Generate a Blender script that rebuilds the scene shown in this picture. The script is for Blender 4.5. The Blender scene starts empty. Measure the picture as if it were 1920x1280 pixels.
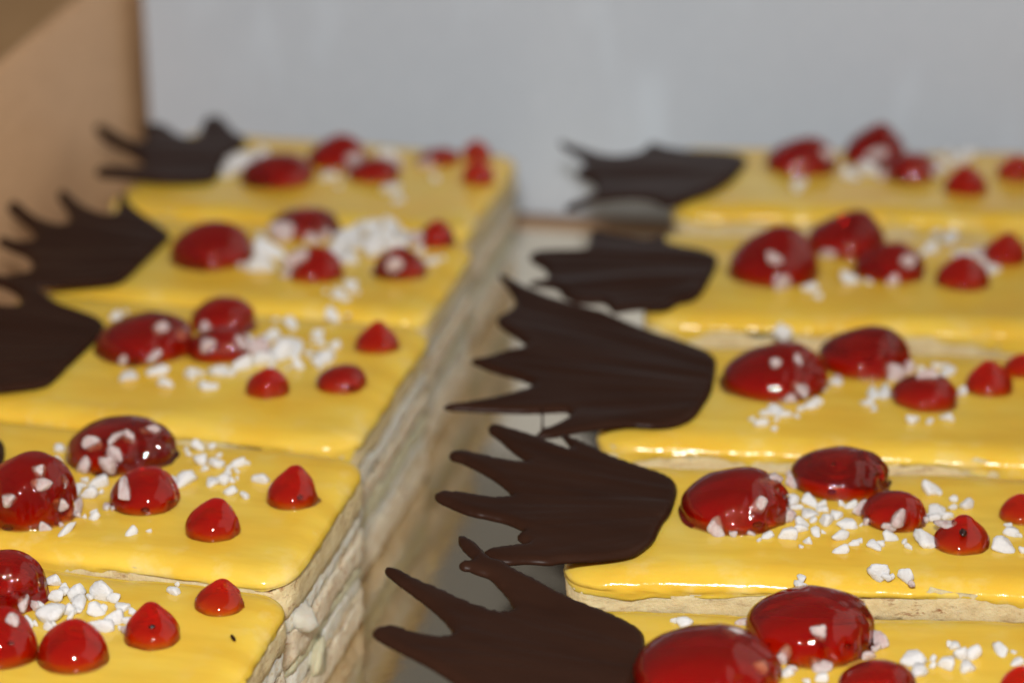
import bpy, bmesh, math, random
import numpy as np
from mathutils import Vector, Matrix, noise
from mathutils.geometry import delaunay_2d_cdt

random.seed(11)
sc = bpy.context.scene
R_ = math.radians

# ------------------------------------------------------------------ camera
TOP = 0.037                      # height of the glaze above the board (metres)
CAM_H = 0.230                    # camera above the glaze
FPX = 4735.0                     # focal length in photo pixels (55 mm on a 22.3 mm sensor)
PITCH = R_(23.0)
_vy = -FPX * math.tan(PITCH)
_fy = np.array([840.0, _vy, FPX]); _fy /= np.linalg.norm(_fy)
_up = np.array([0.0, -math.cos(PITCH), -math.sin(PITCH)])
_fx = np.cross(_fy, _up)
RW = np.stack([_fx, _fy, _up])   # camera (x right, y down, z forward) -> world
CAM = np.array([0.0, 0.0, TOP + CAM_H])

cam_d = bpy.data.cameras.new('camera')
cam = bpy.data.objects.new('camera', cam_d)
sc.collection.objects.link(cam)
m = Matrix.Identity(4)
for r in range(3):
    m[r][0] = RW[r][0]; m[r][1] = -RW[r][1]; m[r][2] = -RW[r][2]; m[r][3] = CAM[r]
cam.matrix_world = m
cam_d.sensor_fit = 'HORIZONTAL'
cam_d.sensor_width = 22.3
cam_d.lens = FPX * 22.3 / 1920.0
cam_d.clip_start = 0.01
cam_d.clip_end = 20
cam_d.dof.use_dof = True
cam_d.dof.focus_distance = 0.482
cam_d.dof.aperture_fstop = 5.3
sc.camera = cam

# ------------------------------------------------------------------ light
world = bpy.data.worlds.new('World'); sc.world = world
world.use_nodes = True
bg = world.node_tree.nodes['Background']
bg.inputs[0].default_value = (1.0, 0.98, 0.95, 1)
bg.inputs[1].default_value = 0.14

def area(name, loc, target, sx, sy, power, col):
    d = bpy.data.lights.new(name, 'AREA'); d.shape = 'RECTANGLE'
    d.size = sx; d.size_y = sy; d.energy = power; d.color = col
    o = bpy.data.objects.new(name, d); sc.collection.objects.link(o)
    o.location = loc
    o.rotation_euler = (Vector(target) - Vector(loc)).to_track_quat('-Z', 'Y').to_euler()
    return o
area('camera_flash', (-0.012, -0.02, TOP + CAM_H + 0.115), (-0.08, 0.55, 0.03), 0.055, 0.032, 3.85, (1.0, 0.97, 0.94))
area('window_light', (1.2, 0.70, 0.90), (-0.10, 0.52, 0.03), 3.0, 2.2, 12.0, (1.0, 0.93, 0.83))

vs = sc.view_settings
sc.display_settings.display_device = 'sRGB'
vs.view_transform = 'Standard'; vs.look = 'None'; vs.exposure = 0.0; vs.gamma = 1.0
vs.use_curve_mapping = False
sc.render.engine = 'CYCLES'
sc.cycles.use_denoising = True
sc.cycles.max_bounces = 10
sc.cycles.transmission_bounces = 8
sc.cycles.caustics_refractive = True

# ------------------------------------------------------------------ helpers
def ray(px, py):
    d = RW @ np.array([px - 960.0, py - 640.0, FPX])
    return d / np.linalg.norm(d)

def on_plane(px, py, z=TOP):
    d = ray(px, py); t = (z - CAM[2]) / d[2]
    return CAM + d * t

def px_per_m(p):
    c = RW.T @ (np.asarray(p) - CAM)
    return FPX / c[2]

def obj(name, mesh, parent=None, mat=None):
    o = bpy.data.objects.new(name, mesh); sc.collection.objects.link(o)
    if parent is not None: o.parent = parent
    if mat is not None and not mesh.materials: mesh.materials.append(mat)
    return o

def mesh_from(name, v, f, smooth=True):
    me = bpy.data.meshes.new(name)
    me.from_pydata([tuple(map(float, p)) for p in v], [], f)
    me.validate(); me.update()
    if smooth:
        me.polygons.foreach_set('use_smooth', [True] * len(me.polygons))
    bm = bmesh.new(); bm.from_mesh(me)
    bmesh.ops.recalc_face_normals(bm, faces=bm.faces); bm.to_mesh(me); bm.free()
    return me

def tag(o, label, cat, group=None):
    o['label'] = label; o['category'] = cat
    if group: o['group'] = group
    return o

def empty(name, loc, rz=0.0):
    o = bpy.data.objects.new(name, None); sc.collection.objects.link(o)
    o.location = loc; o.rotation_euler = (0, 0, rz); o.empty_display_size = 0.02
    return o

def nz(x, y, z=0.0):
    return noise.noise(Vector((x, y, z)))

# ------------------------------------------------------------------ materials
def new_mat(name):
    mt = bpy.data.materials.new(name); mt.use_nodes = True
    nt = mt.node_tree
    return mt, nt, nt.nodes['Principled BSDF']

def N(nt, typ, **kw):
    n = nt.nodes.new(typ)
    for k, v in kw.items():
        if k in n.inputs.keys(): n.inputs[k].default_value = v
        else: setattr(n, k, v)
    return n

def coords(nt, scale=(1, 1, 1)):
    tc = nt.nodes.new('ShaderNodeTexCoord'); mp = nt.nodes.new('ShaderNodeMapping')
    mp.inputs['Scale'].default_value = scale
    nt.links.new(tc.outputs['Object'], mp.inputs['Vector'])
    return mp.outputs['Vector']

def noise_tex(nt, vec, scale, detail=4, rough=0.55):
    n = nt.nodes.new('ShaderNodeTexNoise')
    n.inputs['Scale'].default_value = scale; n.inputs['Detail'].default_value = detail
    n.inputs['Roughness'].default_value = rough
    nt.links.new(vec, n.inputs['Vector'])
    return n.outputs['Fac']

def ramp(nt, fac, stops):
    r = nt.nodes.new('ShaderNodeValToRGB')
    el = r.color_ramp.elements
    el[0].position, el[0].color = stops[0][0], (*stops[0][1], 1)
    el[1].position, el[1].color = stops[-1][0], (*stops[-1][1], 1)
    for p, c in stops[1:-1]:
        e = el.new(p); e.color = (*c, 1)
    nt.links.new(fac, r.inputs['Fac'])
    return r.outputs['Color']

def mixc(nt, fac, a, b):
    mx = nt.nodes.new('ShaderNodeMix'); mx.data_type = 'RGBA'
    if hasattr(fac, 'links'): nt.links.new(fac, mx.inputs[0])
    else: mx.inputs[0].default_value = fac
    for s, i in ((a, 6), (b, 7)):
        if hasattr(s, 'links'): nt.links.new(s, mx.inputs[i])
        else: mx.inputs[i].default_value = (*s, 1)
    return mx.outputs[2]

def bump(nt, bsdf, height, strength, dist):
    b = nt.nodes.new('ShaderNodeBump')
    b.inputs['Strength'].default_value = strength; b.inputs['Distance'].default_value = dist
    nt.links.new(height, b.inputs['Height']); nt.links.new(b.outputs['Normal'], bsdf.inputs['Normal'])
    return b

def sss(bsdf, w, radius, scale):
    bsdf.inputs['Subsurface Weight'].default_value = w
    bsdf.inputs['Subsurface Radius'].default_value = radius
    bsdf.inputs['Subsurface Scale'].default_value = scale

# lemon glaze
M_GLAZE, nt, b = new_mat('lemon_glaze')
v = coords(nt)
c1 = ramp(nt, noise_tex(nt, v, 34, 4), [(0.28, (0.79, 0.475, 0.04)), (0.5, (0.79, 0.535, 0.065)), (0.72, (0.78, 0.575, 0.115))])
drag = ramp(nt, noise_tex(nt, coords(nt, (0.22, 1, 1)), 170, 3), [(0.35, (0.90, 0.86, 0.80)), (0.65, (1.04, 1.05, 1.15))])
md = nt.nodes.new('ShaderNodeMix'); md.data_type = 'RGBA'; md.blend_type = 'MULTIPLY'; md.inputs[0].default_value = 0.8
nt.links.new(c1, md.inputs[6]); nt.links.new(drag, md.inputs[7]); c1 = md.outputs[2]
pale = ramp(nt, noise_tex(nt, v, 130, 5, 0.6), [(0.52, (0, 0, 0)), (0.82, (1, 1, 1))])
at = nt.nodes.new('ShaderNodeAttribute'); at.attribute_name = 'thin'
mul = N(nt, 'ShaderNodeMath', operation='MULTIPLY')
nt.links.new(pale, mul.inputs[0]); nt.links.new(at.outputs['Fac'], mul.inputs[1])
nt.links.new(mixc(nt, mul.outputs[0], c1, (0.80, 0.64, 0.28)), b.inputs['Base Color'])
b.inputs['Roughness'].default_value = 0.16
b.inputs['IOR'].default_value = 1.42
sss(b, 0.35, (1.0, 0.55, 0.1), 0.003)
fine = noise_tex(nt, v, 900, 3, 0.6)
rim_b = N(nt, 'ShaderNodeMath', operation='MULTIPLY')
nt.links.new(fine, rim_b.inputs[0]); nt.links.new(at.outputs['Fac'], rim_b.inputs[1])
broad = noise_tex(nt, v, 120, 2)
adb = N(nt, 'ShaderNodeMath', operation='ADD')
sc1 = N(nt, 'ShaderNodeMath', operation='MULTIPLY'); sc1.inputs[1].default_value = 0.5
nt.links.new(broad, sc1.inputs[0])
nt.links.new(rim_b.outputs[0], adb.inputs[0]); nt.links.new(sc1.outputs[0], adb.inputs[1])
bump(nt, b, adb.outputs[0], 0.16, 0.0005)

def crumb(name, ca, cb, crust, bump_d=0.0012, spec=(0.60, 0.70)):
    mt, nt, b = new_mat(name)
    v = coords(nt)
    base = ramp(nt, noise_tex(nt, v, 260, 5, 0.65), [(0.3, ca), (0.7, cb)])
    vs_ = coords(nt, (1, 1, 2.2))
    sp = ramp(nt, noise_tex(nt, vs_, 420, 4, 0.7), [(spec[0], (0, 0, 0)), (spec[1], (1, 1, 1))])
    big = ramp(nt, noise_tex(nt, vs_, 70, 3, 0.6), [(0.42, (0, 0, 0)), (0.62, (1, 1, 1))])
    mm = N(nt, 'ShaderNodeMath', operation='MULTIPLY')
    nt.links.new(sp, mm.inputs[0]); nt.links.new(big, mm.inputs[1])
    nt.links.new(mixc(nt, mm.outputs[0], base, crust), b.inputs['Base Color'])
    b.inputs['Roughness'].default_value = 0.75
    sss(b, 0.5, (1.0, 0.7, 0.45), 0.0025)
    bump(nt, b, noise_tex(nt, v, 700, 6, 0.7), 0.7, bump_d)
    return mt
M_SPONGE = crumb('sponge_crumb', (0.70, 0.56, 0.38), (0.86, 0.76, 0.58), (0.44, 0.22, 0.08), 0.0010, (0.52, 0.66))
M_TOPSPONGE = crumb('top_sponge_crumb', (0.66, 0.50, 0.25), (0.78, 0.65, 0.38), (0.30, 0.13, 0.045), 0.0009, (0.53, 0.66))
M_CREAM = crumb('whipped_cream', (0.70, 0.64, 0.50), (0.86, 0.84, 0.76), (0.60, 0.46, 0.26), 0.0009, (0.5, 0.7))
M_CURD = crumb('pale_curd', (0.62, 0.57, 0.36), (0.74, 0.71, 0.52), (0.45, 0.30, 0.13), 0.0008, (0.54, 0.7))
M_CRUST = crumb('baked_crust', (0.60, 0.42, 0.24), (0.80, 0.67, 0.47), (0.38, 0.19, 0.07), 0.0007)

# red jelly: see-through gel, colour deepens with thickness, slight fruit haze, wet surface
M_JELLY, nt, b = new_mat('red_jelly')
v = coords(nt)
b.inputs['Base Color'].default_value = (0.60, 0.016, 0.003, 1)
b.inputs['Roughness'].default_value = 0.5
b.inputs['Specular IOR Level'].default_value = 0.0
sss(b, 1.0, (1.0, 0.06, 0.02), 0.005)
tr = nt.nodes.new('ShaderNodeBsdfTransparent')
mx = nt.nodes.new('ShaderNodeMixShader'); mx.inputs[0].default_value = 0.86
rf = nt.nodes.new('ShaderNodeBsdfRefraction'); rf.inputs['IOR'].default_value = 1.36; rf.inputs['Roughness'].default_value = 0.03
mt_ = nt.nodes.new('ShaderNodeMixShader'); mt_.inputs[0].default_value = 0.42
nt.links.new(tr.outputs[0], mt_.inputs[1]); nt.links.new(rf.outputs[0], mt_.inputs[2])
nt.links.new(b.outputs[0], mx.inputs[1]); nt.links.new(mt_.outputs[0], mx.inputs[2])
gl = nt.nodes.new('ShaderNodeBsdfGlossy'); gl.inputs['Roughness'].default_value = 0.025
gl.inputs['Color'].default_value = (1, 1, 1, 1)
fr = nt.nodes.new('ShaderNodeFresnel'); fr.inputs['IOR'].default_value = 1.5
bp = nt.nodes.new('ShaderNodeBump'); bp.inputs['Strength'].default_value = 0.2; bp.inputs['Distance'].default_value = 0.0006
nt.links.new(noise_tex(nt, v, 220, 3), bp.inputs['Height'])
nt.links.new(bp.outputs['Normal'], gl.inputs['Normal']); nt.links.new(bp.outputs['Normal'], fr.inputs['Normal'])
m2 = nt.nodes.new('ShaderNodeMixShader')
nt.links.new(fr.outputs[0], m2.inputs[0]); nt.links.new(mx.outputs[0], m2.inputs[1]); nt.links.new(gl.outputs[0], m2.inputs[2])
out = nt.nodes['Material Output']
nt.links.new(m2.outputs[0], out.inputs['Surface'])
va = nt.nodes.new('ShaderNodeVolumeAbsorption')
va.inputs['Color'].default_value = (0.925, 0.46, 0.02, 1); va.inputs['Density'].default_value = 700
nt.links.new(va.outputs[0], out.inputs['Volume'])

M_SEED, nt, b = new_mat('fruit_seed')
b.inputs['Base Color'].default_value = (0.022, 0.004, 0.003, 1); b.inputs['Roughness'].default_value = 0.25

M_SUGAR, nt, b = new_mat('dry_sugar')
v = coords(nt)
nt.links.new(ramp(nt, noise_tex(nt, v, 3, 3), [(0.3, (0.84, 0.83, 0.82)), (0.7, (0.91, 0.91, 0.90))]), b.inputs['Base Color'])
b.inputs['Roughness'].default_value = 0.6
sss(b, 0.4, (1, 0.95, 0.9), 0.0015)
bump(nt, b, noise_tex(nt, v, 6, 5, 0.7), 0.5, 0.12)
M_SUGARWET, nt, b = new_mat('wet_sugar')
v = coords(nt)
nt.links.new(ramp(nt, noise_tex(nt, v, 2, 3), [(0.3, (0.66, 0.48, 0.46)), (0.7, (0.80, 0.70, 0.68))]), b.inputs['Base Color'])
b.inputs['Roughness'].default_value = 0.22
b.inputs['Transmission Weight'].default_value = 0.18
sss(b, 0.5, (1, 0.6, 0.55), 0.002)
bump(nt, b, noise_tex(nt, v, 5, 4, 0.7), 0.4, 0.12)

M_CHOC, nt, b = new_mat('dark_chocolate')
v = coords(nt, (0.35, 1, 1))
nt.links.new(ramp(nt, noise_tex(nt, v, 140, 4), [(0.3, (0.025, 0.0098, 0.0056)), (0.7, (0.033, 0.0135, 0.0078))]), b.inputs['Base Color'])
b.inputs['Roughness'].default_value = 0.34
b.inputs['Specular IOR Level'].default_value = 0.06
st = noise_tex(nt, coords(nt, (0.12, 1, 1)), 420, 3)
bump(nt, b, st, 0.07, 0.0004)

def paperboard(name, ca, cb, rough, sx=(1, 1, 1), scale=400):
    mt, nt, b = new_mat(name)
    v = coords(nt, sx)
    nt.links.new(ramp(nt, noise_tex(nt, v, scale, 5, 0.6), [(0.3, ca), (0.7, cb)]), b.inputs['Base Color'])
    b.inputs['Roughness'].default_value = rough
    bump(nt, b, noise_tex(nt, v, scale * 2, 3), 0.15, 0.0003)
    return mt
M_KRAFT = paperboard('kraft_board', (0.60, 0.37, 0.20), (0.68, 0.43, 0.24), 0.55, (1, 0.3, 1))
M_WHITE = paperboard('white_coated_board', (0.495, 0.55, 0.62), (0.53, 0.585, 0.655), 0.4)
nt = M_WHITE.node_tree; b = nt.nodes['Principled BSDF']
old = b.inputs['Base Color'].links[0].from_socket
sheen = ramp(nt, noise_tex(nt, coords(nt, (1, 1, 0.35)), 38, 2, 0.5), [(0.58, (0, 0, 0)), (0.75, (0.8, 0.8, 0.8))])  # soft reflections on the panel, painted into its colour as pale upright streaks
nt.links.new(mixc(nt, sheen, old, (0.61, 0.69, 0.78)), b.inputs['Base Color'])
M_TABLE = paperboard('brown_table', (0.50, 0.27, 0.10), (0.60, 0.34, 0.14), 0.45, (6, 1, 1), 30)
M_BOARD, nt, b = new_mat('foil_board')
v = coords(nt)
b.inputs['Metallic'].default_value = 1.0
b.inputs['Base Color'].default_value = (0.84, 0.74, 0.58, 1)
b.inputs['Roughness'].default_value = 0.13
bump(nt, b, noise_tex(nt, v, 60, 3), 0.08, 0.002)

# ------------------------------------------------------------------ table and box
def slab(name, x0, x1, y0, y1, z0, z1, mat, parent=None, bev=0.0006):
    bm = bmesh.new(); bmesh.ops.create_cube(bm, size=1)
    for q in bm.verts:
        q.co = Vector(((x0 + x1) / 2 + q.co.x * (x1 - x0), (y0 + y1) / 2 + q.co.y * (y1 - y0), (z0 + z1) / 2 + q.co.z * (z1 - z0)))
    if bev: bmesh.ops.bevel(bm, geom=bm.edges[:], offset=bev, segments=2, affect='EDGES')
    me = bpy.data.meshes.new(name); bm.to_mesh(me); bm.free()
    return obj(name, me, parent, mat)

XL, XR, YB, YF = -0.236, 0.064, 0.736, 0.338
tbl = slab('table', -2.5, 2.5, -1.5, 3.0, -0.036, -0.006, M_TABLE, None, 0.003); tbl['kind'] = 'structure'
box = tag(empty('cardboard_box', (0, 0, 0)), 'brown cardboard pastry box with white back panel around the cake slices', 'box')
slab('box_floor', XL, XR, YF, YB, -0.0055, -0.0025, M_KRAFT, box)
slab('left_wall', XL - 0.003, XL - 0.0002, YF, YB + 0.004, -0.0055, 0.0735, M_KRAFT, box)
slab('right_wall', XR + 0.0002, XR + 0.003, YF, YB + 0.004, -0.0055, 0.080, M_KRAFT, box)
slab('front_wall', XL, XR, YF - 0.003, YF - 0.0002, -0.0055, 0.022, M_KRAFT, box)
slab('back_wall', XL, XR, YB + 0.0012, YB + 0.004, -0.0055, 0.080, M_KRAFT, box)
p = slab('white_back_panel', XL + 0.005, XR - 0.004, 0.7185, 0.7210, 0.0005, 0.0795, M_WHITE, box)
p['label'] = 'white coated panel standing against the back wall'
brd = slab('cake_board', XL + 0.006, XR - 0.004, YF + 0.006, 0.7075, -0.0022, 0.0, M_BOARD, None, 0.0008)
tag(brd, 'shiny foil cake board under the two rows of slices', 'cake board')

# ------------------------------------------------------------------ cake slices
def rrect(l, w, r, n):
    """n points counter-clockwise on a rounded rectangle, evenly spaced"""
    segs = [('l', (l/2 - r, -w/2), (-l/2 + r, -w/2))]
    pts = []
    per = 2*(l - 2*r) + 2*(w - 2*r) + 2*math.pi*r
    for i in range(n):
        s = per * i / n
        a = l - 2*r; c = math.pi*r/2; d = w - 2*r
        if s < a: pts.append((-l/2 + r + s, -w/2, 0, -1)); continue
        s -= a
        if s < c: t = -math.pi/2 + s/r; pts.append((l/2 - r + r*math.cos(t), -w/2 + r + r*math.sin(t), math.cos(t), math.sin(t))); continue
        s -= c
        if s < d: pts.append((l/2, -w/2 + r + s, 1, 0)); continue
        s -= d
        if s < c: t = s/r; pts.append((l/2 - r + r*math.cos(t), w/2 - r + r*math.sin(t), math.cos(t), math.sin(t))); continue
        s -= c
        if s < a: pts.append((l/2 - r - s, w/2, 0, 1)); continue
        s -= a
        if s < c: t = math.pi/2 + s/r; pts.append((-l/2 + r + r*math.cos(t), w/2 - r + r*math.sin(t), math.cos(t), math.sin(t))); continue
        s -= c
        if s < d: pts.append((-l/2, w/2 - r - s, -1, 0)); continue
        s -= d
        t = math.pi + s/r
        pts.append((-l/2 + r + r*math.cos(t), -w/2 + r + r*math.sin(t), math.cos(t), math.sin(t)))
    return pts

def stitch(rings, n, close_first=True, close_last=True):
    f = []
    for k in range(len(rings) - 1):
        a, b = rings[k], rings[k + 1]
        for i in range(n):
            j = (i + 1) % n
            f.append((a + i, a + j, b + j, b + i))
    return f

def glaze_mesh(l, w, seed, drip):
    n = 260
    o = rrect(l, w, 0.0078, n)
    wob = [0.0009 * nz(p[0]*45, p[1]*45, seed) + 0.0004 * nz(p[0]*160, p[1]*160, seed + 3) for p in o]
    verts, thin, rings = [], [], []
    r, rz_ = 0.0064, 0.0030
    def surf(x, y):
        return TOP + 0.0006 * nz(x*34, y*34, seed + 7) + 0.00012 * nz(x*100, y*100, seed + 8)
    for k in range(0, 7):
        a = k/6 * math.pi/2
        rings.append(len(verts))
        for i, p in enumerate(o):
            lump = 0.00035*nz(p[0]*330, p[1]*330, seed + 20 + k*0.35) + 0.00018*nz(p[0]*900, p[1]*900, seed + 30 + k)
            lump *= (0.3 + 1.8*max(0, nz(p[0]*50, p[1]*50, seed + 60)))*math.sin(a)
            off = wob[i] - r + r*math.sin(a) + lump*math.sin(a)
            x, y = p[0] + p[2]*off, p[1] + p[3]*off
            z = surf(p[0] + p[2]*(wob[i] - r), p[1] + p[3]*(wob[i] - r)) - rz_*(1 - math.cos(a)) + lump*0.4
            verts.append((x, y, z)); thin.append(0.4 + 0.6*k/6)
    for t in (0.2, 0.4, 0.6, 0.8, 0.95, 1.0):
        rings.append(len(verts))
        for i, p in enumerate(o):
            d = drip(p[0]/l, p[1]/w, p[2], p[3])
            dd = max(0.0004, d*(0.75 + 1.5*nz(p[0]*42, p[1]*42, seed + 11)) + 0.0008*nz(p[0]*240, p[1]*240, seed + 13))
            lump = 0.0004*nz(p[0]*330, p[1]*330, seed + 40 + t*3) + 0.00018*nz(p[0]*900, p[1]*900, seed + 50 + 5*t)
            off = wob[i] + lump - 0.0004*t - (0.0011 if t == 1.0 else 0)
            verts.append((p[0] + p[2]*off, p[1] + p[3]*off, TOP - rz_ - dd*t + 0.0001)); thin.append(1.0)
    for dz, dx in ((0.0006, 0.004), (0.0006, 0.012)):
        rings.append(len(verts))
        for i, p in enumerate(o):
            verts.append((p[0] - p[2]*dx, p[1] - p[3]*dx, TOP - rz_ + 0.0006)); thin.append(1.0)
    f = stitch(rings, n)
    f.append(tuple(range(rings[-1], rings[-1] + n)))
    top = [Vector(verts[i][:2]) for i in range(n)]
    st = 0.0019; rs = random.Random(5)
    for gy in np.arange(-w/2 + r + 0.0012, w/2 - r - 0.0008, st):
        for gx in np.arange(-l/2 + r + 0.0012, l/2 - r - 0.0008, st):
            if min((gx - q_.x)**2 + (gy - q_.y)**2 for q_ in top[:n]) < 0.0013**2: continue
            top.append(Vector((gx + rs.uniform(-.2, .2)*st, gy + rs.uniform(-.2, .2)*st)))
    vo, _, fo, ov, _, _ = delaunay_2d_cdt(top, [(i, (i + 1) % n) for i in range(n)], [], 1, 1e-8)
    remap = {}
    for i, p in enumerate(vo):
        q = ov[i][0] if ov[i] else -1
        if 0 <= q < n: remap[i] = q
        else:
            remap[i] = len(verts); verts.append((p.x, p.y, surf(p.x, p.y)))
            dd = min(l/2 - abs(p.x), w/2 - abs(p.y)) - r
            thin.append(0.4*max(0.0, 1 - dd/0.005))
    f += [tuple(remap[q] for q in t) for t in fo]
    me = mesh_from('glaze', verts, f)
    a = me.attributes.new('thin', 'FLOAT', 'POINT')
    a.data.foreach_set('value', thin)
    me.materials.append(M_GLAZE)
    return me

def layer_mesh(name, l, w, z0, z1, inset, rough, seed, mat):
    n = 320
    o = rrect(l - 2*inset, w - 2*inset, 0.0062, n)
    rows = max(3, int((z1 - z0)/0.0009))
    verts, rings = [], []
    for k in range(rows + 1):
        t = k/rows; z = z0 + (z1 - z0)*t
        edge = 0.0004 * (abs(2*t - 1)**4)
        rings.append(len(verts))
        for p in o:
            d = rough*0.40*(0.45*nz(p[0]*90, p[1]*90, z*260 + seed) + 0.6*nz(p[0]*300, p[1]*300, z*520 + seed) + 0.55*nz(p[0]*800, p[1]*800, z*1100 + seed)) - edge
            zz = z + (0.0004*nz(p[0]*130, p[1]*130, seed + k) if (0 < k < rows or z1 > 0.034) else 0.0022*nz(p[0]*60, p[1]*60, seed*1.7 + z1*40*k) + 0.0018*nz(p[0]*170, p[1]*170, seed + z1*40*k) + 0.0008*nz(p[0]*480, p[1]*480, seed + k))
            verts.append((p[0] + p[2]*d, p[1] + p[3]*d, max(0.0, zz)))
    f = stitch(rings, n)
    f.append(tuple(range(n))[::-1]); f.append(tuple(range(rings[-1], rings[-1] + n)))
    me = mesh_from(name, verts, f); me.materials.append(mat)
    return me

def layers_for(sd):
    rl = random.Random(int(sd*100))
    z = [0.0]
    for th in (0.0074, 0.0012, 0.0042, 0.0050, 0.0058, 0.0012, 0.0046):
        z.append(z[-1] + th*rl.uniform(0.72, 1.22))
    k = 0.0281/z[-1]*rl.uniform(0.94, 1.03); z = [q*k for q in z] + [TOP - 0.0031]
    nm = ['sponge_layer', 'crust_layer', 'cream_layer', 'curd_layer', 'sponge_layer', 'crust_layer', 'cream_layer', 'sponge_layer']
    mt = [M_SPONGE, M_CRUST, M_CREAM, M_CURD, M_SPONGE, M_CRUST, M_CREAM, M_TOPSPONGE]
    ins = [0.0006, 0.0008, 0.0009, 0.0009, 0.0006, 0.0009, 0.0008, 0.0005]
    rg = [0.0013, 0.0010, 0.0014, 0.0012, 0.0014, 0.0010, 0.0015, 0.0011]
    return [(nm[i], z[i] - (0.0005 if i else 0), z[i + 1], ins[i] + rl.uniform(-.0002, .0002), rg[i], mt[i]) for i in range(8)]

# jelly drops ---------------------------------------------------------
def drop_mesh(a, h, tip, seed, lean, folds):
    """piped drop: round base, bulging belly, soft drawn-out tip leaning to one side"""
    n, rows = 72, 34
    RND = [(1.06, 0), (1.005, .05), (1.02, .18), (1.0, .36), (.93, .56), (.78, .75), (.55, .895), (.28, .975), (0, 1)]
    KIS = [(1.10, 0), (1.0, .06), (.99, .18), (.94, .33), (.82, .49), (.62, .65), (.41, .80), (.23, .94), (0, 1)]
    P = np.array([[(1 - tip)*a_[0] + tip*b_[0], (1 - tip)*a_[1] + tip*b_[1]] for a_, b_ in zip(RND, KIS)])
    def cr(t):
        u = t*(len(P) - 1); i = min(int(u), len(P) - 2); f = u - i
        p0 = P[max(0, i - 1)]; p1 = P[i]; p2 = P[i + 1]; p3 = P[i + 2] if i + 2 < len(P) else P[i + 1]*[-1, 1] + [0, 0] if False else P[min(i + 2, len(P) - 1)]
        return 0.5*((2*p1) + (p2 - p0)*f + (2*p0 - 5*p1 + 4*p2 - p3)*f*f + (3*p1 - p0 - 3*p2 + p3)*f**3)
    verts, rings = [], []
    for k in range(rows):
        t = k/rows
        rr, zz = cr(t)
        rings.append(len(verts))
        for i in range(n):
            ph = 2*math.pi*i/n
            ir = 1 + 0.07*nz(math.cos(ph)*0.8, math.sin(ph)*0.8, seed) + 0.035*nz(math.cos(ph)*2.0, math.sin(ph)*2.0, seed + t*1.5)
            fd = 0.0
            if folds:
                g = max(0, math.cos(ph - lean + 0.5))          # creases down one side
                wv = nz(math.cos(ph)*3.0 + t*1.2, math.sin(ph)*3.0 - t*0.8, seed + 9)
                fd = -0.26*folds*g*(1 - min(1, abs(wv)*5.0))*math.sin(min(1, zz*1.05)*math.pi)**0.7
                fd += 0.06*folds*g*nz(math.cos(ph)*4, math.sin(ph)*4, seed + zz*3)
            q = a*rr*(ir + fd)
            x, y = q*math.cos(ph)*1.04, q*math.sin(ph)*(0.95 + 0.10*nz(seed*1.3, 0.5, 2.0))
            sh = 0.46*a*max(0, zz - 0.28)**1.4*(0.4 + tip)
            verts.append((x + sh*math.cos(lean), y + sh*math.sin(lean), h*zz*(1 + 0.03*nz(x*260, y*260, seed))))
    f = stitch(rings, n)
    f.append(tuple(range(n))[::-1]); f.append(tuple(range(rings[-1], rings[-1] + n)))
    me = mesh_from('jelly_drop', verts, f)
    me.materials.append(M_JELLY)
    return me

# sugar pieces ----------------------------------------------------------
def sugar_mesh(seed):
    rnd = random.Random(seed)
    bm = bmesh.new(); bmesh.ops.create_icosphere(bm, subdivisions=3, radius=1)
    planes = []
    for _ in range(11):
        v = Vector((rnd.gauss(0, 1), rnd.gauss(0, 1), rnd.gauss(0, 1))).normalized()
        planes.append((v, rnd.uniform(0.55, 0.95)))
    for q in bm.verts:
        u = q.co.normalized()
        s = 0.0
        for pn, d in planes:
            c = u.dot(pn)
            if c > 0.05: s += (c/d)**9
        rad = min(1.25, 1.0/max(1e-6, s**(1/9)))
        rad *= 1 + 0.10*noise.noise(u*2.2 + Vector((seed*3.1, 0, 0))) + 0.08*noise.noise(u*5 + Vector((0, seed, 0)))
        q.co = u*rad
    me = bpy.data.meshes.new('sugar_piece'); bm.to_mesh(me); bm.free()
    me.polygons.foreach_set('use_smooth', [True]*len(me.polygons))
    return me
SUG = []
for k in range(12):
    a = sugar_mesh(k + 1); b_ = a.copy()
    a.materials.append(M_SUGAR); b_.materials.append(M_SUGARWET)
    SUG.append((a, b_))

def seed_mesh():
    bm = bmesh.new(); bmesh.ops.create_icosphere(bm, subdivisions=2, radius=1)
    for q in bm.verts: q.co.x *= 1.6; q.co.z *= 0.7
    me = bpy.data.meshes.new('seed'); bm.to_mesh(me); bm.free()
    me.polygons.foreach_set('use_smooth', [True]*len(me.polygons)); me.materials.append(M_SEED)
    return me
SEED = seed_mesh()

def ellipsoid_hit(d, c, a, h):
    o = (CAM - c)/np.array([a, a, h]); dd = d/np.array([a, a, h])
    A = dd@dd; B = 2*o@dd; C = o@o - 1
    D = B*B - 4*A*C
    if D < 0: return None
    t = (-B - math.sqrt(D))/(2*A)
    p = CAM + d*t
    return (t, p) if p[2] > c[2] else None

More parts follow.
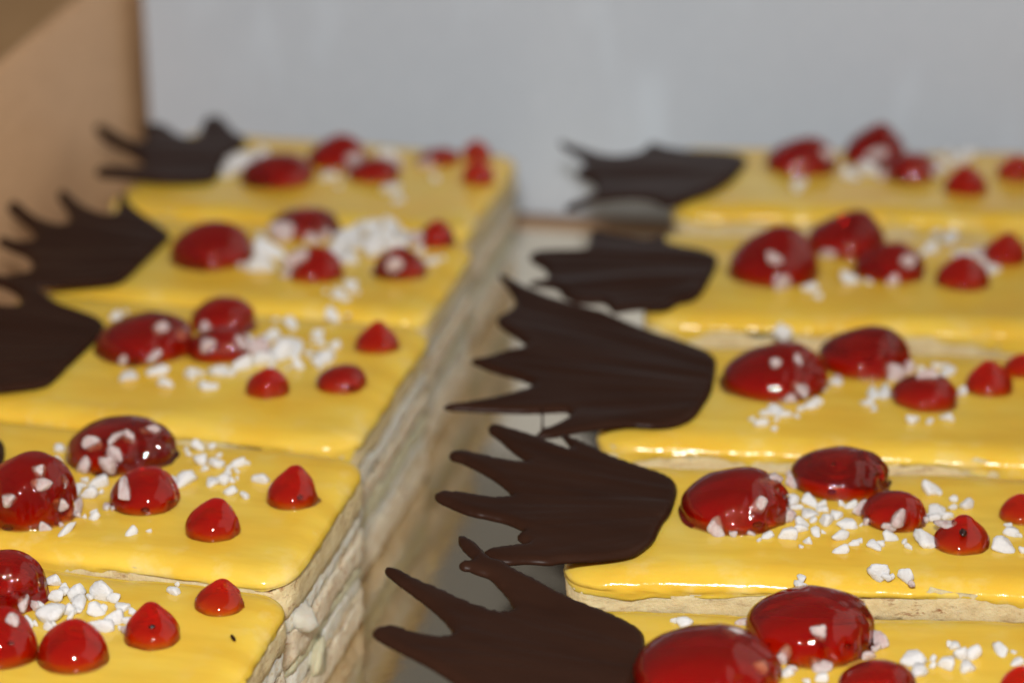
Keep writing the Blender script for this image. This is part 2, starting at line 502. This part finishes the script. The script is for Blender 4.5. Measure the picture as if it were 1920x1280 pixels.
def make_slice(key, label, left, x_edge, y0, y1, length, rot, drops, sugar, seeds=()):
    w = y1 - y0
    a = R_(rot); ca, sa = math.cos(a), math.sin(a)
    sgn = -1 if left else 1                       # centre lies to the left / right of the known end
    ym = (y0 + y1)/2
    cx, cy = x_edge + sgn*length/2*ca, ym + sgn*length/2*sa
    sd = sum(map(ord, key))*0.37
    root = tag(empty('cake_slice', (cx, cy, 0), a), label, 'cake slice', 'lemon glazed cake slices in two rows')
    def local(p):
        dx, dy = p[0] - cx, p[1] - cy
        return np.array([dx*ca + dy*sa, -dx*sa + dy*ca, p[2]])
    if left: drip = lambda u, v, nx, ny: 0.0030 if ny < -0.5 else (0.0010 if nx > 0.3 else 0.0012)
    else: drip = lambda u, v, nx, ny: 0.0032 if ny < -0.3 else 0.0034
    obj('glaze', glaze_mesh(length, w, sd, drip), root)
    for j, (nm, z0, z1, ins, rg, mt) in enumerate(layers_for(sd)):
        obj(nm, layer_mesh(nm, length, w, z0, z1, ins + (0.0002 if nm != 'sponge_layer' else 0), rg, sd + j*3.3, mt), root)
    dome = []
    for j, (dx, top, bot, wd, tip, ln, fo) in enumerate(drops):
        s = 0.44
        base = on_plane(dx, bot - wd/2*s*0.97, TOP)
        for _ in range(2):
            sinE = -ray(dx, bot)[2]; s = sinE
            base = on_plane(dx, bot - wd/2*s*0.97, TOP)
        k = px_per_m(base)
        ar = wd/2/k
        T = (bot - top)/k; cs = math.sqrt(1 - s*s)
        q = T - ar*s
        h = q/cs if tip > 0.5 else math.sqrt(max(q*q - 0.6*(ar*s)**2, (0.45*ar)**2))/cs
        base[2] = TOP - 0.0002
        o = obj('jelly_drop', drop_mesh(ar, h, tip, sd + j*5.1, R_(ln) - a, max(fo, 0.55)), root)
        lp = local(base); o.location = lp
        dome.append((base, ar*0.97, h*0.95, o, lp))
    rnd = random.Random(key)
    sugar = list(sugar)
    more = {'L1': 1.2, 'L2': 1.6, 'L3': 1.1, 'R1': 1.0, 'R2': 1.2, 'R3': 1.6, 'R4': 1.3, 'R5': 1.2, 'L4': 1.5, 'L5': 1.1}[key]
    for q in list(sugar):                          # finer crumbs scattered round the big pieces
        for _ in range(int(more + rnd.random())):
            z_ = rnd.uniform(0.3, 0.7); r_ = rnd.uniform(0.5, 1.1)*q[2]; t_ = rnd.uniform(0, 6.28)
            sugar.append((q[0] + r_*math.cos(t_), q[1] + 0.6*r_*math.sin(t_), q[2]*z_, q[2]*z_*0.75, 1))
    for j, q in enumerate(sugar):
        px, py, sw = q[0], q[1], q[2]; sh = q[3] if len(q) > 3 else q[2]*0.8
        d = ray(px, py); best = None
        for dm in dome:
            hit = ellipsoid_hit(d, *dm[:3])
            if hit and (best is None or hit[0] < best[0]): best = hit
        wet = best is not None
        if wet and len(q) > 4: continue
        if best is None:
            p = on_plane(px, py + sh*0.20, TOP + 0.0002)
            lp = local(p)
            if lp[1] < -w/2 - 0.0005:             # stuck on the front flank
                dl = np.array([d[0]*ca + d[1]*sa, -d[0]*sa + d[1]*ca, d[2]])
                cl = local(CAM); t = (-w/2 - 0.0005 - cl[1])/dl[1]; lp = cl + dl*t; wet = True
            for dm in dome:
                if np.hypot(*(p[:2] - dm[0][:2])) < dm[1]*1.22: wet = True
        else:
            p = best[1]; lp = local(p)
        k = px_per_m(p)
        rx = sw/2/k*1.07; rz = max(min(sh, sw)/2/k*1.03, 0.0006)
        me = SUG[rnd.randrange(12)][1 if wet else 0]
        o = obj('sugar_piece', me, root)
        o.scale = (rx, rx*rnd.uniform(0.7, 0.95), rz)
        o.location = (lp[0], lp[1], lp[2] + (rz*0.30 if best is None else 0.0))
        if sh > sw*1.25:                           # upright or lengthways piece
            o.scale = (rx, sh/2/k*1.45, rx*0.85); o.rotation_euler = (0.3, 0, rnd.uniform(-0.5, 0.5))
        else:
            o.rotation_euler = (rnd.uniform(-0.35, 0.35), rnd.uniform(-0.3, 0.3), rnd.uniform(-0.6, 0.6))
    for px, py, sp, rz in seeds:
        d = ray(px, py); best = None
        for dm in dome:
            hit = ellipsoid_hit(d, dm[0], dm[1]*0.90, dm[2]*0.90)
            if hit and (best is None or hit[0] < best[0]): best = (*hit, dm)
        if best:
            o = obj('seed', SEED, best[2][3]); lp = local(best[1]) - best[2][4]
            o.location = lp; r = sp/2/px_per_m(best[1])/1.6; o.scale = (r, r, r); o.rotation_euler = (0.5, 0, rz)
    return root

def C(ox, oy, s, lst):
    return [(ox + q[0]/s, oy + q[1]/s, q[2]/s, (q[3] if len(q) > 3 else q[2]*0.8)/s) for q in lst]

# drops: x, top, bottom, width, tip, lean (deg), creases
DR = {
'R1': [(1503,255,331,125,.6,-10,0),(1640,235,312,112,.8,60,0),(1705,285,342,100,.3,0,0),(1810,312,366,76,.7,90,0),(1902,290,341,62,.4,0,0)],
'R2': [(1452,428,541,160,.6,50,.5),(1585,392,486,142,.8,0,.3),(1666,455,531,126,.5,40,.3),(1805,482,544,96,.7,90,0),(1882,438,501,82,.8,60,0)],
'R3': [(1455,640,757,187,.5,20,1),(1620,612,712,165,.6,10,1),(1731,698,771,118,.4,20,.5),(1855,680,746,86,.8,100,0),(1912,660,713,66,.4,0,0)],
'R4': [(1380,875,1004,190,.25,0,1.2),(1575,838,938,172,.15,10,1),(1674,920,997,116,.2,30,.8),(1803,972,1042,102,1,80,.1),(1914,928,986,80,.5,90,.2)],
'R5': [(1324,1174,1345,262,.2,10,1),(1520,1103,1248,226,.1,0,.5),(1645,1236,1330,140,.3,0,.4),(1914,1250,1318,80,.5,90,0)],
'L1': [(520,288,355,132,.3,60,0),(635,256,320,110,.7,70,0),(700,293,345,95,.4,0,0),(822,275,314,78,.4,0,0),(893,264,303,52,.6,90,0),(896,300,346,58,.6,90,0)],
'L2': [(400,417,507,146,.3,80,.3),(573,387,452,128,.4,0,.5),(592,463,533,102,.5,80,.2),(750,468,526,96,.7,100,.2),(818,414,466,66,.6,70,0)],
'L3': [(275,585,684,174,.3,20,.7),(420,554,630,118,.2,0,.8),(412,612,684,112,.2,0,.4),(502,686,752,82,.6,-40,.1),(640,682,741,92,.25,0,.3),(707,606,666,82,1,90,.1)],
'L4': [(56,846,997,172,.2,0,.8),(228,780,891,196,.15,10,1),(273,876,969,126,.4,60,1),(400,938,1019,102,.6,60,.2),(549,877,957,97,.85,80,.9)],
'L5': [(2,1030,1152,164,.2,0,1.1),(2,1140,1257,132,.5,80,.9),(137,1168,1263,128,.55,90,.5),(287,1136,1218,102,.8,110,.8),(412,1091,1158,94,.8,80,1)],
}
S = 2.977
SU = {
'R4': C(1280,850,S,[(185,425,130,130),(285,450,60,45),(385,455,60,50),(480,455,90,60),(580,445,130,105),(560,360,120,90),(660,390,100,80),(430,280,120,85),(475,155,140,85),(600,155,80,90),(615,265,75,85),(705,262,110,80),(715,330,130,60),(790,310,75,50),(800,370,100,90),(868,340,80,60),(930,395,130,75),(870,460,100,75),(740,430,55,80),(700,485,65,80),(890,530,105,70),(945,280,90,60),(995,310,110,115),(1035,375,65,80),(1065,510,100,60),(1150,460,95,65),(1205,360,120,115),(1160,410,80,60),(1380,195,110,115),(1420,318,120,35),(1580,285,90,80),(1470,390,120,40),(1360,475,150,100),(1780,510,150,80),(1825,430,100,65),(1100,650,110,135),(1255,675,90,90)]),
'R5': C(1280,850,S,[(665,735,90,55),(10,945,100,65),(770,990,110,130),(570,1120,110,110),(770,1180,150,85),(770,1245,90,60),(590,1220,90,80),(430,1190,90,80),(1300,1140,160,90),(1470,1160,120,90),(1550,1110,90,90),(1620,1105,110,110),(1590,1185,100,90),(1780,1090,75,100),(1870,1160,95,60),(1110,1030,90,120),(280,1010,130,60),(1320,1210,100,80),(1040,1120,70,60)]),
'L5': C(0,1000,4.5725,[(460,395,170,120),(480,520,170,120),(660,490,170,150),(690,570,110,180),(890,500,210,175),(450,690,270,160),(615,660,65,150),(815,650,190,120),(990,710,190,190),(1070,620,150,75),(870,780,190,150),(1500,490,120,100),(215,580,100,140),(310,610,120,90),(105,740,140,100),(240,750,110,130),(420,790,85,90),(1090,830,100,100)]),
'L4': C(0,850,S,[(1130,30,90,70),(1210,50,90,80),(1335,45,90,80),(1040,135,90,130),(1190,155,90,60),(1270,105,60,70),(1255,150,70,70),(1290,205,100,60),(1465,140,100,85),(530,345,75,60),(735,430,90,70),(250,420,85,90),(370,410,60,130),(410,310,100,140),(500,220,85,90),(600,290,60,50),(560,150,120,100),(690,200,80,150),(615,60,110,120),(310,45,130,80),(235,185,130,80),(345,160,85,70),(55,250,110,80),(230,90,90,70),(475,60,100,90),(340,280,70,80),(430,200,60,100),(960,140,80,90),(1100,-50,90,50),(830,-125,100,70),(520,-60,100,80),(640,0,90,90),(720,-95,80,70),(660,-95,50,90)]),
'L3': C(0,430,S,[(650,480,85,65),(720,815,120,60),(895,780,130,60),(690,725,60,60),(870,700,60,100),(900,550,120,80),(1020,580,80,100),(1150,560,100,80),(1170,640,120,90),(1070,800,110,90),(1150,870,100,80),(1210,790,120,90),(1280,800,80,60),(1360,740,120,120),(1420,660,140,130),(1510,590,90,110),(1570,670,160,150),(1640,640,110,160),(1660,750,80,80),(1620,520,110,60),(1770,580,85,75),(1850,475,95,85),(1830,700,120,90),(1780,730,90,60),(1480,720,120,100),(1340,640,90,100)]),
'R3': C(1280,430,S,[(565,575,95,90),(660,890,80,110),(600,945,100,70),(720,980,110,70),(520,1005,110,80),(445,1075,80,60),(570,1030,80,50),(1060,900,60,110),(1035,965,95,60),(1130,900,80,120),(1180,820,130,120),(1260,770,100,90),(1380,820,120,100),(1470,795,90,60),(1275,1055,70,60),(1480,1045,95,55),(860,850,70,50),(520,755,70,60),(780,900,50,60),(640,730,60,60),(1560,900,60,60)]),
'L2': C(0,0,1,[(500,470,66,48),(530,440,56,40),(560,482,50,40),(490,497,46,36),(655,440,56,40),(690,424,56,40),(722,438,50,36),(742,456,40,32),(700,466,50,38),(630,466,46,36),(585,452,40,32),(742,492,40,32),(660,536,32,24),(635,550,28,22),(812,486,28,22),(782,450,40,30),(610,440,36,28),(545,512,38,26),(668,455,44,34)]),
'L1': C(0,0,1,[(455,302,72,46),(430,318,40,32),(490,288,40,28),(668,300,38,28),(620,328,40,26),(735,352,36,26),(740,312,36,28),(800,312,40,28),(730,290,36,26),(655,322,30,22)]),
'R2': C(0,0,1,[(1468,526,40,36),(1517,540,28,22),(1590,522,36,32),(1555,476,30,26),(1745,464,32,26),(1780,448,36,28),(1815,482,40,28),(1842,478,36,28),(1862,502,28,26),(1676,524,26,26),(1450,486,30,28),(1700,490,36,28)]),
'R1': C(0,0,1,[(1590,326,36,28),(1630,316,40,32),(1660,326,36,28),(1640,292,40,28),(1760,310,36,28),(1790,302,36,28),(1750,326,34,26),(1815,292,30,24),(1500,342,28,22),(1550,292,30,24)]),
}
SE = {'R4': [(1420,982,22,0.3),(1806,998,26,1.4),(1562,872,14,0.2),(1560,921,18,0.1)], 'R5': [(1590,1208,16,0.4),(1440,1208,14,0.9)],
      'L4': [(272,955,18,0.3),(320,940,14,1.0),(562,932,16,1.2),(16,988,26,0.1)], 'L5': [(285,1174,14,0.4),(20,1205,16,0.2)], 'L3': [(660,727,16,0.3)]}

SL = [  # key, label, left row, known end x, front y, back y, length, rotation
 ('L1','lemon glazed cake slice at the back of the left row, by the white panel', True, -.1090,.6040,.6710,.100,-4.0),
 ('L2','lemon glazed cake slice in the left row, second from the white panel', True, -.1085,.5455,.6005,.100,-3.0),
 ('L3','lemon glazed cake slice in the middle of the left row, sugar heaped beside its drops', True, -.1095,.4740,.5425,.104,-4.0),
 ('L4','lemon glazed cake slice in the left row, second from the front', True, -.1090,.4135,.4700,.104,-4.5),
 ('L5','lemon glazed cake slice at the front of the left row, lower left corner', True, -.1105,.3520,.4095,.104,-4.5),
 ('R1','lemon glazed cake slice at the back of the right row, by the white panel', False, -.0625,.6300,.6860,.106,6.0),
 ('R2','lemon glazed cake slice in the right row, second from the white panel', False, -.0620,.5535,.6150,.106,6.0),
 ('R3','lemon glazed cake slice in the middle of the right row', False, -.0630,.4850,.5415,.106,3.5),
 ('R4','sharply focused lemon glazed cake slice, second from the front in the right row', False, -.0620,.4245,.4755,.106,5.0),
 ('R5','front lemon glazed cake slice of the right row, with the largest jelly drops', False, -.0590,.3530,.4130,.106,6.0),
]
ROOT = {}
for key, lab, left, xe, y0, y1, ln, rot in SL:
    ROOT[key] = make_slice(key, lab, left, xe, y0, y1, ln, rot, DR[key], SU[key], SE.get(key, ()))

# dark sliver lying on the front left slice
cr = obj('chocolate_crumb', SEED.copy(), ROOT['L5']); cr.data.materials.clear(); cr.data.materials.append(M_CHOC)
pc = on_plane(437, 1195, TOP + 0.0003); q = ROOT['L5']
dl = Matrix.Rotation(-q.rotation_euler.z, 3, 'Z') @ (Vector(pc) - q.location)
cr.location = dl; cr.scale = (0.00085, 0.0004, 0.0004); cr.rotation_euler = (0, 0, -0.95)

# soft cream and curd squeezed out of the cut end between the two front left slices
def side_lump(px, py, x_plane, size, mat, name, seed):
    d = ray(px, py); p = CAM + d*(x_plane/d[0]); q = ROOT['L4']
    o = obj(name, sugar_mesh(seed), q, mat)
    o.location = Matrix.Rotation(-q.rotation_euler.z, 3, 'Z') @ (Vector(p) - q.location)
    o.scale = size; o.rotation_euler = (0.2, 0.1, 0.3)
side_lump(562, 1158, -0.1115, (0.0032, 0.0048, 0.0046), M_CREAM, 'cream_chunk', 31)
side_lump(592, 1238, -0.1110, (0.0030, 0.0055, 0.0050), M_CURD, 'curd_chunk', 37)
side_lump(668, 968, -0.1095, (0.0018, 0.0030, 0.0036), M_CREAM, 'cream_chunk', 33)

# ------------------------------------------------------------------ chocolate fans
def chaikin(pts, it=2):
    for _ in range(it):
        o = []
        n = len(pts)
        for i in range(n):
            a, b = pts[i], pts[(i + 1) % n]
            o.append(a*0.75 + b*0.25); o.append(a*0.25 + b*0.75)
        pts = o
    return pts

def fan(key, label, ox, oy, s, outline, tilt, thick=0.0014, lift=0.0003, threads=()):
    px = [(ox + a/s, oy + b/s) for a, b in outline]
    xr = max(on_plane(a, b)[0] for a, b in px)
    k = math.tan(R_(tilt))
    def onp(a, b, up=0.0):                              # tilted plane z = TOP + lift + k (xr - x)
        d = ray(a, b)
        t = (TOP + lift + up + k*xr - CAM[2] - k*CAM[0])/(d[2] + k*d[0])
        return CAM + d*t
    P = [onp(a, b, thick*0.7) for a, b in px]
    xr0 = max(p[0] for p in P)
    cen = np.mean(P, axis=0)
    pts = chaikin([np.array([p[0] - cen[0], p[1] - cen[1]]) for p in P], 2)
    # resample
    L = [0.0]
    for i in range(len(pts)): L.append(L[-1] + np.linalg.norm(pts[(i + 1) % len(pts)] - pts[i]))
    n = int(L[-1]/0.0006); ring = []
    j = 0
    for i in range(n):
        t = L[-1]*i/n
        while L[j + 1] < t: j += 1
        f = (t - L[j])/max(1e-9, L[j + 1] - L[j])
        a, b = pts[j % len(pts)], pts[(j + 1) % len(pts)]
        ring.append(a + (b - a)*f)
    ring = np.array(ring)
    ring += 0.00012*np.array([[nz(p[0]*900, p[1]*900, 1.0), nz(p[0]*900, p[1]*900, 5.0)] for p in ring])
    lo, hi = ring.min(0), ring.max(0)
    st = 0.0009; xs = np.arange(lo[0], hi[0], st); ys = np.arange(lo[1], hi[1], st)
    g = np.array([(x + (0.45*st if r % 2 else 0), y) for r, y in enumerate(ys) for x in xs])
    g = g + np.random.RandomState(3).uniform(-0.1*st, 0.1*st, g.shape)
    a, b = ring, np.roll(ring, -1, 0)
    inside = np.zeros(len(g), bool)
    for p, q in zip(a, b):
        c = (p[1] > g[:, 1]) != (q[1] > g[:, 1])
        with np.errstate(divide='ignore', invalid='ignore'):
            xi = (q[0] - p[0])*(g[:, 1] - p[1])/(q[1] - p[1]) + p[0]
        inside ^= c & (g[:, 0] < xi)
    g = g[inside]
    dist = np.sqrt(((g[:, None, :] - ring[None])**2).sum(-1)).min(1)
    g, dist = g[dist > 0.0004], dist[dist > 0.0004]
    allp = np.vstack([ring, g]); dd = np.concatenate([np.zeros(n), dist])
    vo, eo, fo, ov, _, _ = delaunay_2d_cdt([Vector(p) for p in allp], [(i, (i + 1) % n) for i in range(n)], [], 1, 1e-7)
    src = [o[0] if o else -1 for o in ov]
    verts = []; nv = len(vo); rr = 0.0016
    wob = random.Random(key).uniform(0, 50)
    fcx, fcy = ring[:, 0].max() + 0.025, ring[np.argmax(ring[:, 0]), 1]
    def zc(x, y): return (xr0 - (x + cen[0]))*k + 0.0006*nz(x*40, y*60, wob)
    for i, p in enumerate(vo):
        d = dd[src[i]] if src[i] >= 0 else 0.0
        e = min(1.0, d/rr); hgt = thick*(0.38 + 0.62*math.sqrt(max(0, 1 - (1 - e)**2)))
        an_ = math.atan2(p[1] - fcy, fcx - p[0]); rd_ = math.hypot(p[1] - fcy, fcx - p[0])
        hgt += (0.00030*nz(an_*9, rd_*30, wob + 2) + 0.00016*nz(an_*26, rd_*40, wob + 4))*e + 0.00006*max(0, 1 - abs(d - 0.0024)/0.0018)
        verts.append((p[0], p[1], zc(p[0], p[1]) + hgt))
    for i, p in enumerate(vo): verts.append((p[0], p[1], zc(p[0], p[1])))
    F = [tuple(f) for f in fo] + [tuple(nv + q for q in f)[::-1] for f in fo]
    idx = {s_: i for i, s_ in enumerate(src) if 0 <= s_ < n}
    for i in range(n):
        if i in idx and (i + 1) % n in idx:
            u, w_ = idx[i], idx[(i + 1) % n]
            F.append((u, w_, nv + w_, nv + u))
    me = mesh_from('chocolate_fan', verts, F); me.materials.append(M_CHOC)
    o = obj('chocolate_fan', me); o.location = (cen[0], cen[1], TOP + lift)
    tag(o, label, 'chocolate fan', 'dark chocolate fans stuck on the slices')
    for (p0, p1, wd) in threads:
        A_ = onp(ox + p0[0]/s, oy + p0[1]/s, thick*0.6); B_ = onp(ox + p1[0]/s, oy + p1[1]/s, thick*0.6)
        r = wd/s/2/px_per_m(A_); vv, ff = [], []
        ax = (B_ - A_)/np.linalg.norm(B_ - A_); u1 = np.cross(ax, [0, 0, 1.0]); u1 /= np.linalg.norm(u1); u2 = np.cross(ax, u1)
        rg = []
        for kk in range(9):
            t = kk/8; rg.append(len(vv)); q_ = r*(0.75 + 0.6*abs(2*t - 1)**2)
            for i in range(10):
                an = i/10*2*math.pi
                vv.append(A_ + (B_ - A_)*t + q_*(math.cos(an)*u1 + math.sin(an)*u2) - np.array(o.location))
        ff = stitch(rg, 10); ff += [tuple(range(10)), tuple(range(rg[-1], rg[-1] + 10))]
        t_ = obj('chocolate_thread', mesh_from('chocolate_thread', vv, ff), o, M_CHOC)
    return o

fan('R4','dark chocolate fan with blunt fingers on the sharply focused right slice, below its white gap',800,780,3.84,
 [(1810,500),(1775,440),(1720,410),(1480,330),(1280,260),(1180,205),(1080,170),(985,122),(965,128),(1010,180),(1055,238),(960,215),(870,175),(780,140),(620,92),(520,58),(465,52),(438,75),(455,110),(530,160),(600,230),(700,300),(748,330),(620,320),(450,280),(300,240),(205,230),(155,258),(175,290),(260,315),(400,390),(520,460),(600,525),(628,562),(450,570),(300,550),(140,528),(70,540),(52,570),(90,605),(200,650),(300,690),(450,715),(580,745),(660,780),(715,808),(665,826),(648,855),(690,885),(742,907),(600,920),(480,935),(395,962),(430,1000),(520,1040),(600,1050),(740,1040),(880,1058),(980,1035),(1250,1025),(1480,1000),(1560,950),(1640,880),(1690,760),(1750,690),(1785,600)],5)
fan('R5','large dark chocolate fan at the front of the right row, its upper finger knobbly',690,980,3.491,
 [(1815,760),(1800,700),(1750,655),(1580,575),(1460,535),(1240,440),(1100,360),(960,300),(910,262),(870,240),(805,235),(765,190),(740,165),(700,120),(640,90),(598,74),(586,110),(620,165),(685,222),(690,236),(660,250),(620,241),(590,265),(620,292),(662,290),(700,312),(780,332),(810,350),(850,390),(920,460),(945,510),(957,550),(880,558),(800,545),(640,490),(480,415),(300,350),(210,300),(150,281),(104,290),(128,330),(220,400),(330,475),(440,560),(510,630),(550,690),(556,733),(430,737),(300,705),(200,670),(120,653),(40,678),(20,705),(80,752),(200,820),(330,890),(450,960),(580,1047),(700,1110),(900,1180),(1200,1200),(1500,1180),(1680,1110),(1760,1020),(1800,900)],8)
fan('R3','dark chocolate fan with sharp pointed spikes on the middle slice of the right row',820,490,3.5556,
 [(1865,650),(1830,610),(1700,550),(1500,480),(1280,400),(1150,340),(1000,300),(850,260),(700,210),(560,150),(450,88),(405,72),(430,120),(480,180),(520,240),(515,280),(470,320),(410,350),(390,385),(430,430),(500,480),(560,520),(605,562),(530,580),(430,600),(330,630),(205,645),(260,670),(350,710),(470,745),(560,770),(655,808),(560,850),(450,885),(330,910),(200,930),(40,945),(45,965),(200,975),(400,985),(600,995),(760,990),(870,980),(895,1020),(820,1070),(760,1090),(700,1110),(640,1155),(760,1160),(860,1145),(1000,1120),(1200,1085),(1300,1075),(1460,1090),(1600,1075),(1700,1040),(1760,970),(1830,860),(1850,750)],3,
 threads=[((700,985),(702,1125),18)])
fan('R2','blurred dark chocolate fan on the right slice second from the white panel',980,410,4.923,
 [(1810,340),(1700,290),(1500,260),(1340,225),(1310,140),(1270,110),(1200,180),(1120,190),(1030,150),(900,140),(720,100),(635,90),(622,160),(610,260),(540,285),(300,280),(100,288),(50,340),(120,390),(200,430),(245,500),(215,545),(130,560),(30,585),(150,605),(330,625),(360,700),(500,760),(600,770),(760,760),(810,820),(850,860),(950,830),(1130,805),(1280,825),(1380,800),(1430,750),(1560,735),(1650,680),(1720,560),(1780,440)],1)
fan('R1','blurred dark chocolate fan in front of the white panel, back of the right row',1030,240,4.8,
 [(1790,280),(1700,230),(1500,205),(1200,195),(1050,170),(960,130),(890,130),(840,200),(750,240),(600,255),(450,230),(330,180),(220,150),(85,95),(100,140),(200,200),(280,260),(330,320),(280,360),(230,390),(270,430),(340,440),(420,490),(430,560),(330,610),(200,660),(130,705),(180,735),(300,690),(400,640),(600,620),(800,615),(950,640),(1030,690),(1100,690),(1250,630),(1400,580),(1550,520),(1680,430),(1760,330)],1.5)
fan('L1','blurred dark chocolate fan in the far left corner of the box',160,190,5.333,
 [(1640,380),(1500,310),(1420,230),(1370,165),(1210,155),(1160,230),(1150,310),(1080,350),(1000,350),(880,290),(790,230),(620,215),(555,230),(600,330),(590,410),(450,390),(300,310),(180,235),(95,245),(105,300),(220,400),(400,500),(560,580),(590,650),(300,660),(110,665),(110,750),(300,765),(560,770),(750,790),(1000,795),(1200,790),(1300,770),(1340,680),(1400,580),(1550,450)],4)
fan('L2','dark chocolate fan against the brown box wall, second from the white panel',0,330,3.1206,
 [(1010,340),(930,280),(850,220),(755,150),(735,92),(695,90),(690,190),(640,225),(540,200),(450,140),(400,80),(350,65),(330,110),(380,180),(415,255),(370,290),(280,270),(190,230),(110,150),(60,145),(35,190),(90,230),(160,290),(205,335),(195,375),(100,380),(20,345),(-30,370),(60,430),(180,470),(190,560),(100,570),(-30,590),(-30,620),(100,635),(300,645),(450,640),(690,620),(760,570),(880,460),(960,380)],6)
fan('L3','dark chocolate fan cut by the left picture edge, beside the middle left slice',0,330,3.1206,
 [(620,850),(480,790),(320,735),(230,650),(150,605),(60,585),(-60,570),(-70,620),(30,640),(110,690),(130,750),(60,770),(-60,740),(-150,770),(-130,830),(-30,850),(-150,930),(-140,980),(-30,1000),(-160,1080),(-150,1140),(-60,1170),(-60,1250),(60,1240),(270,1215),(330,1165),(450,1050),(560,950),(595,900)],6)
fan('L4','dark chocolate fan of which only the tip shows at the left picture edge',0,0,1,
 [(13,834),(-10,812),(-60,790),(-130,770),(-200,765),(-140,800),(-110,822),(-190,830),(-235,850),(-150,865),(-115,885),(-190,905),(-215,930),(-130,930),(-90,960),(-40,940),(0,880)],5)
